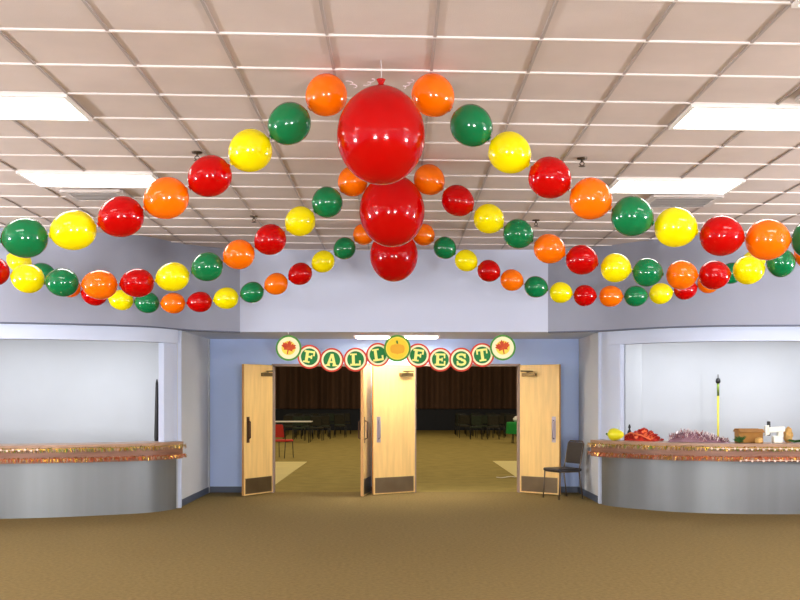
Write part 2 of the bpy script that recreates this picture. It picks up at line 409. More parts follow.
def vent(x0, x1, y0, y1, label):
    r = empty('ceiling_vent', ((x0 + x1) / 2, (y0 + y1) / 2, CEIL - 0.012), label=label, cat='vent', group='air vents in the ceiling')
    hx, hy = (x1 - x0) / 2, (y1 - y0) / 2
    f = MB()
    for q in ((0, -hy, 2 * hx, 0.05), (0, hy, 2 * hx, 0.05), (-hx, 0, 0.05, 2 * hy), (hx, 0, 0.05, 2 * hy)):
        f.box((q[0], q[1], -0.01), (q[2] + 0.03, q[3] + 0.0, 0.03), bev=0.004)
    f.build('frame', r, M['vent'])
    MB().box((0, 0, 0.003), (2 * hx, 2 * hy, 0.006)).build('backing', r, M['vent_dark'])
    g = MB(); n = 6
    for i in range(n):
        y = -hy + (i + 0.5) * 2 * hy / n
        g.box((0, y, -0.012), (2 * hx - 0.06, 2 * hy / n * 0.75, 0.004), rot=Matrix.Rotation(0.6, 3, 'X'))
    g.build('louvres', r, M['vent'])
vent(-3.55, -2.95, 10.98, 11.45, 'white air vent just beyond the further ceiling light on the left')
vent(2.78, 3.5, 11.26, 11.85, 'white air vent just beyond the further ceiling light on the right')
vent(2.95, 3.55, 7.2, 7.62, 'white air vent touching the photo edge above the larger right ceiling light')

def sprinkler(px, py, label):
    Y = 2.2 * F / (VY - py); p = at(px, py, Y)
    r = empty('sprinkler_head', (p.x, Y, CEIL), label=label, cat='sprinkler', group='ceiling sprinklers')
    MB().lathe([(0, 0), (0.05, 0), (0.045, -0.012), (0.02, -0.016), (0, -0.016)], n=20).build('escutcheon', r, M['bronze'])
    MB().tube([(0, 0, -0.01), (0, 0, -0.04)], 0.012).tube([(-0.012, 0, -0.035), (-0.022, 0, -0.055), (0, 0, -0.075)], 0.005, n=6).tube([(0.012, 0, -0.035), (0.022, 0, -0.055), (0, 0, -0.075)], 0.005, n=6).build('frame_arms', r, M['bronze'])
    MB().lathe([(0, -0.072), (0.03, -0.075), (0.03, -0.079), (0, -0.079)], n=16).build('deflector', r, M['bronze'])
sprinkler(582, 158, 'small brass sprinkler head above the red and orange balloons of the front right arm')
sprinkler(197, 152, 'small brass sprinkler head beside the front left red balloon')
sprinkler(254, 216, 'small brass sprinkler head above the red balloon of the middle left arm')
sprinkler(536, 220, 'small brass sprinkler head above the green balloon of the middle right arm')

# ------------------------------------------------------------------ balloons
def balloon_profile(n=26):
    pr = []
    for i in range(n + 1):
        t = PI * i / n
        x = -math.cos(t); r = math.sin(t)
        r *= 1.0 - 0.06 * x                        # fuller at the tail end
        pr.append((max(0.0, r) * 0.5 if 0 < i < n else 0.0, x * 0.5))
    return pr
PROTO = {}
def balloon_proto(c):
    body = MB().lathe(balloon_profile(), n=40).build('balloon', None, BALL[c])      # axis along local z, length 1, width 1
    kn = MB().lathe([(0, 0.47), (0.10, 0.482), (0.045, 0.497), (0.05, 0.505), (0.08, 0.518), (0.03, 0.52), (0, 0.519)], n=14).build('knot', body, BALL[c])
    tl = MB().lathe([(0, -0.46), (0.10, -0.482), (0.05, -0.5), (0.025, -0.515), (0, -0.519)], n=14).build('tail', body, BALL[c])
    return body
def arm(depth, first, data, cols, d_px, where, arm_name):
    """data: list of (px,py); the axis of each balloon follows the string of the garland"""
    P = [at(x, y, depth + (0.06 if i == 0 else 0)) for i, (x, y) in enumerate(data)]
    for i, p in enumerate(P):
        a = P[max(i - 1, 0)]; b = P[min(i + 1, len(P) - 1)]
        t = (b - a).normalized()
        gaps = [(P[j + 1] - P[j]).length for j in (i - 1, i) if 0 <= j < len(P) - 1]
        L = min(gaps) * (0.985 if i else 0.92)
        w = d_px[0] + (d_px[1] - d_px[0]) * min(1, i / 7)
        w = w / F * depth * random.uniform(0.975, 1.025)
        c = cols[i]
        if c not in PROTO: o = PROTO[c] = balloon_proto(c)
        else: o = copy_tree(PROTO[c])
        o.location = p
        o.scale = (w, w, L * 0.957)
        o.rotation_euler = t.to_track_quat('Z', 'Y').to_euler()
        ords = ['first', 'second', 'third', 'fourth', 'fifth', 'sixth', 'seventh', 'eighth', 'ninth', 'tenth', 'eleventh', 'twelfth', 'thirteenth', 'fourteenth', 'fifteenth']
        tag(o, '%s balloon, %s out from the %s giant red balloon along its %s garland arm' % (c, ords[i], where, arm_name),
            'balloon', '%s garland, %s arm' % (where, arm_name))
CY = ['orange', 'green', 'yellow', 'red']
seqA = lambda n: [CY[i % 4] for i in range(n)]                     # orange green yellow red ...
YN, YM, YF = 6.95, 9.62, 13.05
arm(YN, 0, [(326, 95.5), (289, 124), (250, 151), (209.5, 176.5), (166, 198.5), (120.7, 217), (73, 230.5), (24.5, 238), (-24, 240)],
    ['orange', 'green', 'yellow', 'red', 'orange', 'red', 'yellow', 'green', 'red'], (42, 40), 'front', 'left')
arm(YN, 0, [(433.3, 95.7), (471.7, 126), (510, 153), (550, 178), (591, 199), (632.5, 216.5), (676, 227.5), (722, 236), (768, 239.7), (814, 239)],
    ['orange', 'green', 'yellow', 'red', 'orange', 'green', 'yellow', 'red', 'orange', 'green'], (42, 40), 'front', 'right')
arm(YM, 0, [(352.5, 181.7), (327, 202.5), (300, 221.5), (270, 239.8), (238.7, 254.7), (207, 267), (172.5, 277), (137, 283), (99.5, 284.7), (62, 282.5), (27.5, 278.5), (-8, 271)],
    ['orange', 'green', 'yellow', 'red', 'orange', 'green', 'yellow', 'red', 'orange', 'green', 'yellow', 'red'], (30.5, 29), 'middle', 'left')
arm(YM, 0, [(429.5, 180), (458, 201), (489, 219), (518.5, 234), (549.7, 249), (582, 260), (616, 268), (647.7, 272.5), (682, 275), (714.7, 275), (749, 270), (781, 262.5), (809, 254)],
    ['orange', 'red', 'yellow', 'green', 'orange', 'red', 'yellow', 'green', 'orange', 'red', 'yellow', 'green', 'orange'], (30.5, 29), 'middle', 'right')
far_l = [(363.5, 234.5), (344.5, 248.5), (323, 261.7), (300, 274), (276, 284), (252, 292.5), (226, 298.3), (199.5, 302), (173, 303.2), (147, 302.7), (121, 300), (94, 295), (68, 286.5), (43, 273.5), (19, 261.5)]
arm(YF, 0, far_l, ['orange', 'green', 'yellow', 'red', 'orange', 'green', 'yellow', 'red', 'orange', 'green', 'yellow', 'red', 'orange', 'green', 'yellow'], (22, 21), 'far', 'left')
far_r = [(424, 235), (445, 248), (466.3, 260.7), (489, 271), (512, 280.2), (536.2, 287), (561, 292.6), (585, 295.6), (611, 296.3), (636, 296.2), (661, 293.6), (685.5, 289.5), (709, 282.5), (732, 273), (754, 261), (775, 247), (795, 231)]
arm(YF, 0, far_r[:15], ['orange', 'green', 'yellow', 'red', 'orange', 'green', 'yellow', 'red', 'orange', 'green', 'yellow', 'red', 'orange', 'green', 'yellow'], (22, 21), 'far', 'right')

def giant(px, py, depth, d_px, label):
    p = at(px, py, depth); R = d_px / 2 / F * depth
    pr = []
    for i in range(41):
        t = PI * i / 40
        z = -math.cos(t); r = math.sin(t)
        if z > 0: r *= 1 - 0.05 * z ** 2
        zz = z * (1.09 if z < 0 else 1.13)
        pr.append((0.0 if i in (0, 40) else r * R, zz * R))
    top = pr[-1][1]
    o = MB().lathe(pr, n=64).build('giant_balloon', None, BALL['red'], loc=p)
    tag(o, label, 'balloon', 'giant red balloons')
    MB().lathe([(0, top - 0.012), (0.035, top - 0.004), (0.016, top + 0.014), (0.024, top + 0.03), (0.03, top + 0.042), (0, top + 0.04)], n=16).build('knot', o, BALL['red'])
    zc = CEIL - p.z
    MB().tube([(0, 0, top + 0.03), (0.004, 0, (top + zc) / 2), (0, 0, zc - 0.008)], 0.003, n=6).build('string', o, M['string'])
giant(381, 136, YN - 0.2, 88.5, 'giant round red balloon hanging in front, largest looking of the three')
giant(392, 211, YM, 65.5, 'giant round red balloon hanging second in line behind the front one')
giant(393.9, 255.5, YF, 48, 'giant round red balloon hanging furthest back, lowest looking of the three')

# curled ribbons where the front garland meets the ceiling
def curl(px, py, depth, label, seed):
    rnd = random.Random(seed); p = at(px, py, depth)
    m = MB(); pts = []
    for i in range(60):
        t = i / 59; a = t * 5 * PI + seed
        pts.append((0.016 * math.cos(a) + (t - 0.5) * 0.07 * (1 if seed % 2 else -1), 0.016 * math.sin(a), -0.004 - 0.055 * t))
    m.tube(pts, 0.0035, n=6)
    tag(m.build('curled_ribbon', None, M['ribbon'], loc=(p.x, depth, CEIL - 0.01)), label, 'ribbon', 'curled white ribbons')
curl(352, 76, 7.16, 'white curled ribbon on the ceiling by the front left orange balloon', 1)
curl(370, 76, 7.12, 'white curled ribbon on the ceiling above the front giant balloon knot', 2)
curl(408, 76, 7.16, 'white curled ribbon on the ceiling by the front right orange balloon', 4)

# ------------------------------------------------------------------ banner
YB = 15.66
bn = empty('letter_banner', at(397, 349, YB), label='round disc banner spelling FALL FEST strung above the double doors', cat='banner')
B0 = Vector(bn.location)
def disc_poly(r, n=40): return [(r * math.cos(2 * PI * i / n), r * math.sin(2 * PI * i / n)) for i in range(n)]
def rect(x0, x1, z0, z1): return [(x0, z0), (x1, z0), (x1, z1), (x0, z1)]
SERIF = {
    'F': [rect(.18, .42, 0, 1), rect(.05, .92, .83, 1), rect(.42, .72, .42, .58), rect(.05, .58, 0, .14), rect(.78, .92, .6, .84), rect(.62, .74, .34, .66)],
    'A': [[(.08, 0), (.30, 0), (.56, 1), (.40, 1)], [(.66, 0), (.90, 0), (.62, 1), (.40, 1)], rect(.26, .72, .26, .40), rect(0, .38, 0, .13), rect(.58, 1, 0, .13)],
    'L': [rect(.2, .44, 0, 1), rect(.05, .62, .87, 1), rect(.05, .92, 0, .17), rect(.78, .92, 0, .42)],
    'E': [rect(.16, .40, 0, 1), rect(.04, .9, .84, 1), rect(.04, .92, 0, .16), rect(.40, .68, .43, .58), rect(.78, .9, .62, .86), rect(.8, .92, .14, .4), rect(.6, .7, .35, .66)],
    'T': [rect(.38, .62, 0, 1), rect(.04, .96, .83, 1), rect(.22, .78, 0, .14), rect(.04, .17, .58, .84), rect(.83, .96, .58, .84)],
}
def s_polys():
    out = []; pts = []
    for i in range(25):
        a = math.radians(20 + 250 * i / 24); pts.append((.5 + .30 * math.cos(a), .735 + .185 * math.sin(a)))
    for i in range(1, 25):
        a = math.radians(90 - 250 * i / 24); pts.append((.5 + .31 * math.cos(a), .275 + .195 * math.sin(a)))
    w = .095
    for (a, b) in zip(pts, pts[1:]):
        dx, dz = b[0] - a[0], b[1] - a[1]; l = math.hypot(dx, dz) or 1; nx, nz = -dz / l * w, dx / l * w
        ex, ez = dx / l * .03, dz / l * .03
        out.append([(a[0] + nx - ex, a[1] + nz - ez), (b[0] + nx + ex, b[1] + nz + ez), (b[0] - nx + ex, b[1] - nz + ez), (a[0] - nx - ex, a[1] - nz - ez)])
    out.append(rect(.74, .88, .62, .96)); out.append(rect(.12, .26, .04, .4))
    return out
SERIF['S'] = s_polys()
leaf_half = [(0, 1.0), (.12, .72), (.27, .80), (.24, .44), (.46, .66), (.52, .50), (.86, .54), (.74, .30), (.96, .18), (.52, -.16), (.58, -.36), (.08, -.26), (.06, -.8)]
leaf_out = leaf_half + [(-x, z) for x, z in leaf_half[::-1] if x > 0.0]
def add_disc(px, py, r_px, rim, ring, centre, y_off=0.0, tilt=0.0, label=None, r_in=0.60, name='letter_disc'):
    p = at(px, py, YB + y_off) - B0; r = r_px / F * YB
    m = MB()
    m.prism(disc_poly(r), -0.004, 0.004, rim)
    m.prism(disc_poly(r * 0.86), -0.0065, -0.0042, ring)
    m.prism(disc_poly(r * r_in), -0.009, -0.0067, centre) if centre else None
    o = m.build(name, bn, loc=p, rot=(0, tilt, 0))
    if label: o['label'] = label
    return o, r
letters = [('F', 309.4, 356.8, -.25), ('A', 331.8, 360, -.08), ('L', 355.6, 359.6, .05), ('L', 378, 354.8, .25),
           ('F', 418.3, 355.4, -.2), ('E', 440.3, 359.6, -.05), ('S', 461.2, 359.6, .06), ('T', 482.2, 355, .22)]
for i, (ch, px, py, tl) in enumerate(letters):
    o, r = add_disc(px, py, 12.0, M['card_red'], M['cream'], M['card_green'], 0.012 * (i % 2), tl * -0.6, 'disc with the letter %s in yellow on green' % ch, r_in=0.70)
    m = MB(); k = r * 1.02
    for j, poly in enumerate(SERIF[ch]):
        m.prism([((x - .5) * k, (z - .5) * k) for x, z in poly], -0.0125 - 0.00004 * j, -0.0091)
    m.build('letter', o, M['letter'])
for px, py, tl in ((288.6, 348, 0.2), (502.8, 347.6, -0.2)):
    o, r = add_disc(px, py, 12.8, M['card_leafgreen'], M['cream'], M['card_yellow'], -0.02, 0, 'disc with a red maple leaf on cream', r_in=0.55, name='leaf_disc')
    MB().prism([(x * r * .62, z * r * .62) for x, z in leaf_out], -0.013, -0.0091).build('maple_leaf', o, M['leaf_red'], rot=(0, tl, 0))
o, r = add_disc(397.4, 348.3, 13.4, M['card_leafgreen'], M['card_yellow'], M['card_gold'], -0.03, 0, 'disc with an orange pumpkin on yellow', r_in=0.78, name='pumpkin_disc')
pk = MB()
for k, (x, w) in enumerate(((-.34, .2), (.34, .2), (-.18, .22), (.18, .22), (0, .2))):
    pk.prism([(x * r + w * r * math.cos(2 * PI * i / 20), -.05 * r + (.40 - abs(x) * .25) * r * math.sin(2 * PI * i / 20)) for i in range(20)], -0.0105 - 0.0012 * k, -0.0091, M['pumpkin'])
pk.build('pumpkin', o)
MB().prism([(-.05 * r, .30 * r), (.06 * r, .30 * r), (.02 * r, .58 * r), (-.10 * r, .56 * r)], -0.014, -0.0091).build('pumpkin_stem', o, M['stem'])
sm = MB()
chain = [(288.6, 348)] + [(l[1], l[2]) for l in letters[:4]] + [(397.4, 348.3)] + [(l[1], l[2]) for l in letters[4:]] + [(502.8, 347.6)]
sm.tube([at(x, y - 5, YB + 0.02) - B0 for x, y in chain], 0.004, n=6)
for x, y in (chain[0], chain[5], chain[10]):
    q = at(x, y - 5, YB + 0.02) - B0
    sm.tube([q, (q.x, q.y, ZF + 0.001 - B0.z)], 0.004, n=6)
sm.build('string', bn, M['string'])

# ------------------------------------------------------------------ doors
def leaf_door(n, hinge, free, label, pull_m, edge_m, closer_near_hinge=True, front_sign=1):
    """door leaf swinging between two plan points; local x runs from the hinge to the free edge"""
    h = Vector((hinge[0], hinge[1], 0)); f = Vector((free[0], free[1], 0)); d = f - h; W = d.length
    rz = math.atan2(d.y, d.x)
    r = empty('door_%d' % n, h, rz, label=label, cat='door', kind='structure', group='open maple door leaves')
    T = 0.045; H = 2.12
    s = front_sign
    b = MB(); b.box((W / 2, 0, 0.012 + H / 2), (W, T, H), M['maple'], bev=0.003)
    b.build('leaf', r)
    MB().box((W + 0.0015, 0, 0.012 + H / 2), (0.003, T * 0.96, H * 0.998)).build('edge_band', r, edge_m)
    for sg in (-1, 1):
        MB().box((W / 2, sg * (T / 2 + 0.0015), 0.16), (W - 0.06, 0.003, 0.25)).build('kick_plate', r, M['kick'])
        p = MB(); y = sg * (T / 2 + 0.002)
        p.box((W - 0.1, y, 1.07), (0.075, 0.004, 0.42), bev=0.0015)
        p.tube([(W - 0.1, y, 0.92), (W - 0.1, y + sg * 0.045, 0.94), (W - 0.1, y + sg * 0.045, 1.20), (W - 0.1, y, 1.22)], 0.011, n=8)
        p.build('pull_handle', r, pull_m)
    c = MB(); y = s * (T / 2 + 0.03)
    c.box((0.20, y, 1.97), (0.26, 0.055, 0.06), bev=0.008)
    c.tube([(0.16, y, 2.005), (0.34, y + s * 0.10, 2.02), (0.06, y + s * 0.02, 2.03)], 0.011, n=8)
    c.build('door_closer', r, M['closer'])
    hg = MB()
    for z in (0.25, 1.05, 1.9): hg.tube([(-0.004, 0, z - 0.05), (-0.004, 0, z + 0.05)], 0.012, n=8)
    hg.build('hinges', r, M['pull_silver'])
    return r
YH = DW - 0.03
leaf_door(1, (OA[0] - 0.005, YH - 0.02), (-2.49, 16.68), 'maple door leaf beside the blue wall at the end with the red hall chair', M['pull'], M['maple_edge'], front_sign=1)
leaf_door(2, (OA[1] + 0.0, YH - 0.02), (-0.575, 16.58), 'maple door leaf seen almost edge on, against the bright middle leaf', M['pull'], M['maple_edge'], front_sign=-1)
leaf_door(3, (OB[0] + 0.0, YH - 0.02), (-0.41, 16.86), 'brightly lit maple door leaf standing wide open between the two doorways', M['pull_silver'], M['maple_edge'], front_sign=1)
leaf_door(4, (OB[1] + 0.005, YH - 0.02), (2.63, 16.86), 'maple door leaf standing open behind the dark chair', M['pull_silver'], M['maple_edge'], front_sign=-1)

# ------------------------------------------------------------------ counters
ZT = 0.965
def counter(curve, side, label):
    s = -1 if side == 'left' else 1         # towards the viewer
    c = MB_c = empty('bar_counter', (curve[30][0], curve[30][1], 0), label=label, cat='bar counter')
    inv = lambda pts: [(x - curve[30][0], y - curve[30][1]) for x, y in pts]
    start = 1; ov = 0.13 if side == 'left' else 0.2
    pf = curve[start:]
    MB().ribbon_wall(inv(offset(pf, s * 0.02)), inv(offset(pf, -s * 0.04)), 0.0, ZT - 0.06).build('front_panel', c, M['steel'])
    MB().ribbon_wall(inv(offset(pf, s * ov)), inv(offset(pf, -s * 0.50)), ZT - 0.06, ZT).build('worktop', c, M['wood_top'])
    MB().ribbon_wall(inv(offset(pf, s * (ov - 0.01))), inv(offset(pf, s * 0.022)), ZT - 0.24, ZT - 0.061).build('edge_moulding', c, M['edge'])
    return c
counter(CL[2:], 'left', 'curved steel fronted bar counter under the empty white opening on the left')
counter(CR[2:], 'right', 'curved steel fronted bar counter heaped with autumn decorations')

def resample(pts, step):
    out = [Vector(pts[0])]; acc = 0
    for a, b in zip(pts, pts[1:]):
        a, b = Vector(a), Vector(b); l = (b - a).length; t = step - acc
        while t <= l:
            out.append(a + (b - a) * (t / l)); t += step
        acc = (acc + l) % step
    return out
def tinsel(curve, s, z, drop, mats, label, cat, name, seed, d0=0.15, dens=0.012, swag=0.0):
    """a foil garland along the counter edge: a core cord with crossing foil strips"""
    rnd = random.Random(seed); m = MB()
    path = resample(offset(curve, s * d0), dens)
    zz = lambda i: z + swag * math.sin(i * 0.11) * 0.5
    m.tube([(p.x, p.y, zz(i)) for i, p in enumerate(path)][::4], 0.008, mats[0], n=6)
    for i, p in enumerate(path[:-1]):
        t = (path[i + 1] - p).normalized(); nrm = Vector((t.y, -t.x)) * s
        for k in range(2):
            ang = rnd.uniform(-1.2, 1.2) if drop < 0.03 else rnd.uniform(-0.5, 0.5)
            l = drop * rnd.uniform(0.55, 1.1)
            dz = -math.cos(ang) * l if rnd.random() < 0.72 else math.cos(ang) * l * 0.5
            side = math.sin(ang) * l; out = rnd.uniform(0.002, 0.03); w = rnd.uniform(0.004, 0.009)
            a = Vector((p.x, p.y, zz(i))) + Vector((nrm.x, nrm.y, 0)) * 0.006
            e = a + Vector((t.x * side + nrm.x * out, t.y * side + nrm.y * out, dz))
            tv = Vector((t.x, t.y, 0)) * w
            m.faces([a - tv, a + tv, e + tv * .6, e - tv * .6], [[0, 1, 2, 3]], rnd.choice(mats))
    return tag(m.build(name), label, cat, 'foil garlands along the counters')
def beads(curve, s, z, i0, i1, label, d0=0.2):
    m = MB(); path = resample(offset(curve, s * d0), 0.075)
    for i, p in enumerate(path):
        if i0 <= p.x <= i1:
            m.lathe([(0, -0.016), (0.012, -0.011), (0.016, 0), (0.012, 0.011), (0, 0.016)], n=10, c=(p.x, p.y, z - 0.012 * (i % 2)))
    pts = [(p.x, p.y, z) for p in path if i0 <= p.x <= i1]
    m.tube(pts, 0.003, n=5)
    return tag(m.build('bead_garland', None, M['bead']), label, 'bead garland', 'bead garlands along the counters')
GL, GR = CL[3:], CR[3:]
tinsel(GL, -1, ZT - 0.05, 0.05, [M['gold'], M['wood_top'], M['green_foil'], M['wood_top']], 'gold foil garland along the upper edge of the left counter', 'garland', 'tinsel_garland', 1, d0=0.16)
tinsel(GL, -1, ZT - 0.18, 0.05, [M['copper'], M['wood_top'], M['copper'], M['gold']], 'copper foil garland under the gold one on the left counter', 'garland', 'tinsel_garland', 2, d0=0.16)
tinsel(GR, 1, ZT - 0.05, 0.05, [M['gold'], M['wood_top'], M['green_foil'], M['wood_top']], 'gold foil garland along the upper edge of the gourd counter', 'garland', 'tinsel_garland', 3, d0=0.23)
tinsel(GR, 1, ZT - 0.18, 0.05, [M['copper'], M['wood_top'], M['copper'], M['gold']], 'copper foil garland under the gold one on the gourd counter', 'garland', 'tinsel_garland', 4, d0=0.23)
beads(GL, -1, ZT - 0.055, -5.6, -4.7, 'string of pale beads over the foil edge of the left counter')
beads(GR, 1, ZT - 0.06, 4.2, 5.8, 'upper string of pale beads over the gourd counter edge', d0=0.275)
beads(GR, 1, ZT - 0.215, 4.6, 5.8, 'lower string of pale beads over the gourd counter edge', d0=0.275)

# ------------------------------------------------------------------ things on the right counter
def on_counter(px, inset=0.12):
    """point on the right worktop under a photo column, set in from its curved front"""
    pts = offset(CR, -inset)
    best = min(pts, key=lambda p: abs(p[0] / p[1] * F + VX - px))
    a = best; return Vector((a[0], a[1], ZT + 0.001))
g = empty('gourd', on_counter(616, -0.105), -0.9, label='yellow gourd with a green stem at the counter end', cat='gourd')
gp = [(0, -0.13), (0.05, -0.122), (0.082, -0.09), (0.092, -0.045), (0.085, 0.0), (0.066, 0.05), (0.05, 0.09), (0.03, 0.115), (0, 0.122)]
RY = Matrix.Rotation(PI / 2, 3, 'Y')
MB().lathe(gp, n=28, c=(0.02, 0, 0.092), rot=RY).build('fruit', g, M['gourd'])
MB().tube([(-0.10, 0, 0.092), (-0.14, 0, 0.08), (-0.165, 0, 0.1)], [0.018, 0.013, 0.016], n=10).build('stem', g, M['stem'])
def heap(name, px0, px1, h, mats, n, label, cat, seed, kind_leaf, inset=0.2, half=0.11, peak=0.45):
    rnd = random.Random(seed); m = MB()
    A, B = on_counter(px0, inset), on_counter(px1, inset); base = (A + B) / 2
    d = (B - A); Lh = d.length / 2; t = d.normalized(); nv = Vector((t.y, -t.x, 0))
    def top(u): 
        return h * max(0.12, (1 - abs((u - (2 * peak - 1)) / (1 + abs(2 * peak - 1))) ** 1.5))
    # mound under the loose pieces
    nu, nw = 18, 8; grid = []
    for i in range(nu + 1):
        u = -1 + 2 * i / nu
        for j in range(nw + 1):
            w = -1 + 2 * j / nw
            z = max(0.0, top(u) * 0.72 * (1 - w * w) * (1 - u ** 6)) + (rnd.uniform(0, 0.012) if 0 < j < nw else 0)
            grid.append(t * (u * Lh * 0.97) + nv * (w * half) + Vector((0, 0, z)))
    m.faces(grid, [[i * (nw + 1) + j, i * (nw + 1) + j + 1, (i + 1) * (nw + 1) + j + 1, (i + 1) * (nw + 1) + j] for i in range(nu) for j in range(nw)], mats[0])
    for _ in range(n):
        u = rnd.uniform(-0.95, 0.95); w = rnd.uniform(-0.9, 0.9)
        z = top(u) * 0.72 * (1 - w * w) * (1 - u ** 6) + rnd.uniform(0.004, 0.02)
        c = t * (u * Lh) + nv * (w * half) + Vector((0, 0, z)); mm = rnd.choice(mats)
        R = Matrix.Rotation(rnd.uniform(0, 6.28), 3, 'Z') @ Matrix.Rotation(rnd.uniform(-1.0, 1.0), 3, 'X')
        if kind_leaf:
            s = rnd.uniform(0.022, 0.042)
            vs = [R @ Vector((x * s, 0.004 * math.sin(x * 3), zz * s)) + c for x, zz in leaf_out]
            vs = [Vector((v.x, v.y, max(v.z, 0.002))) for v in vs]
            m.faces(vs, [list(range(len(vs)))], mm)
        else:
            l = rnd.uniform(0.03, 0.06); ww = rnd.uniform(0.003, 0.007)
            ang = rnd.uniform(0, 6.28); el = rnd.uniform(-0.2, 1.2)
            e = Vector((math.cos(ang) * math.cos(el), math.sin(ang) * math.cos(el), math.sin(el))) * l
            sd = Vector((-math.sin(ang), math.cos(ang), 0)) * ww
            vs = [c - sd, c + sd, c + e + sd, c + e - sd]
            vs = [Vector((v.x, v.y, max(v.z, 0.002))) for v in vs]
            m.faces(vs, [[0, 1, 2, 3]], mm)
    o = m.build(name, None, loc=base); tag(o, label, cat); return o, t * Lh, nv, h
o, t, nv, h = heap('autumn_leaf_garland', 625, 660, 0.20, [M['leafr'], M['leafr'], M['leafr'], M['leafo']], 170, 'red and orange silk leaf garland heaped beside the yellow gourd', 'leaf garland', 11, True, peak=0.55)
MB().tube([t * -0.95 + nv * 0.06 + Vector((0, 0, 0.05)), t * -0.4 + nv * 0.10 + Vector((0, 0, 0.115)), t * 0.2 + nv * 0.10 + Vector((0, 0, 0.085)), t * 0.75 + nv * 0.10 + Vector((0, 0, 0.025))], 0.012, n=8).build('ribbon', o, M['leafo'])
heap('tinsel_garland', 667, 729, 0.19, [M['tinsel_p'], M['tinsel_w'], M['tinsel_w'], M['tinsel_b'], M['tinsel_w']], 900, 'mauve and white tinsel heaped along the middle of the gourd counter', 'tinsel', 12, False, peak=0.3)
bt = empty('spray_bottle', on_counter(629, 0.40), label='small black bottle just behind the yellow gourd', cat='bottle')
MB().lathe([(0, 0), (0.03, 0), (0.032, 0.02), (0.032, 0.11), (0.012, 0.15), (0.012, 0.17), (0, 0.17)], n=18).build('body', bt, M['black'])
MB().lathe([(0, 0.168), (0.018, 0.168), (0.02, 0.19), (0.01, 0.225), (0, 0.225)], n=14).build('cap', bt, M['black'])
# open cardboard box with leaves before it
p = on_counter(750, 0.24)
bx = empty('cardboard_box', p, -0.05, label='open brown cardboard box on the gourd counter', cat='box')
w_, d_, h_ = 0.33, 0.22, 0.17
b = MB(); b.box((0, 0, 0.004), (w_, d_, 0.008))
for sx in (-1, 1): b.box((sx * (w_ / 2 - 0.003), 0, h_ / 2), (0.006, d_, h_))
for sy in (-1, 1): b.box((0, sy * (d_ / 2 - 0.003), h_ / 2), (w_, 0.006, h_))
b.build('body', bx, M['box'])
for sy in (-1, 1):
    MB().box((0, sy * (d_ / 2 + 0.035), h_ - 0.0), (w_, 0.09, 0.005), rot=Matrix.Rotation(-sy * 0.5, 3, 'X')).build('flap', bx, M['box'])
def leaf_spray(px, inset, n, label, seed, rx=0.10, hh=0.11):
    rnd = random.Random(seed); m = MB()
    for i in range(n):
        a = rnd.uniform(0, 6.28); l = rnd.uniform(0.6, 1.0); tip = Vector((math.cos(a) * rx * l, math.sin(a) * 0.09 * l, hh * rnd.uniform(0.15, 1.0)))
        sd = Vector((-math.sin(a), math.cos(a), 0)) * 0.018
        mid = tip * 0.5 + Vector((0, 0, 0.02))
        m.faces([Vector((0, 0, 0.004)), mid + sd, tip, mid - sd], [[0, 1, 2, 3]], M['leafg'])
        m.tube([(0, 0, 0.004), mid, tip], 0.002, M['stem'], n=4)
    tag(m.build('leaf_spray', None, loc=on_counter(px, inset)), label, 'leaves', 'green leaf sprays')
leaf_spray(737, 0.03, 34, 'dark green leaf spray in front of the cardboard box', 21)
leaf_spray(793, 0.12, 26, 'flat green leaf spray at the photo edge end of the gourd counter', 22, 0.13, 0.05)
# white and black angular ornament
p = on_counter(774, 0.12)
wo = empty('table_ornament', p, label='white and black angular ornament standing beside the cardboard box', cat='ornament')
MB().box((0.02, 0, 0.05), (0.13, 0.10, 0.10), bev=0.018).build('base', wo, M['white_obj'])
MB().box((0.0, 0, 0.185), (0.24, 0.09, 0.075), bev=0.015, rot=Matrix.Rotation(-0.06, 3, 'Y')).build('arm', wo, M['white_obj'])
MB().box((0.06, 0, 0.13), (0.07, 0.07, 0.10), bev=0.01).build('column', wo, M['white_obj'])
MB().prism([(-0.15, 0.10), (-0.09, 0.12), (-0.10, 0.25), (-0.15, 0.235)], -0.03, 0.03).build('head', wo, M['white_obj'])
MB().box((-0.095, 0, 0.20), (0.04, 0.05, 0.20), bev=0.01).build('post', wo, M['black'])
def straw(px, inset, dims, label, seed):
    rnd = random.Random(seed); b = bmesh.new(); bmesh.ops.create_icosphere(b, subdivisions=3, radius=1)
    for v in b.verts:
        k = 1 + rnd.uniform(-0.13, 0.13); v.co = Vector((v.co.x * dims[0] * k, v.co.y * dims[1] * k, max(v.co.z * dims[2] * k, -dims[2] * 0.8)))
    m = MB(); m._merge(b, (0, 0, dims[2] * 0.8), None, M['tan'], True)
    tag(m.build('raffia_bow', None, loc=on_counter(px, inset)), label, 'raffia bow', 'raffia bundles on the counter')
straw(762, 0.03, (0.055, 0.045, 0.045), 'tan raffia bundle lying between box and white ornament', 5)
straw(790, 0.30, (0.06, 0.06, 0.12), 'tall tan raffia bundle standing behind the white ornament', 6)

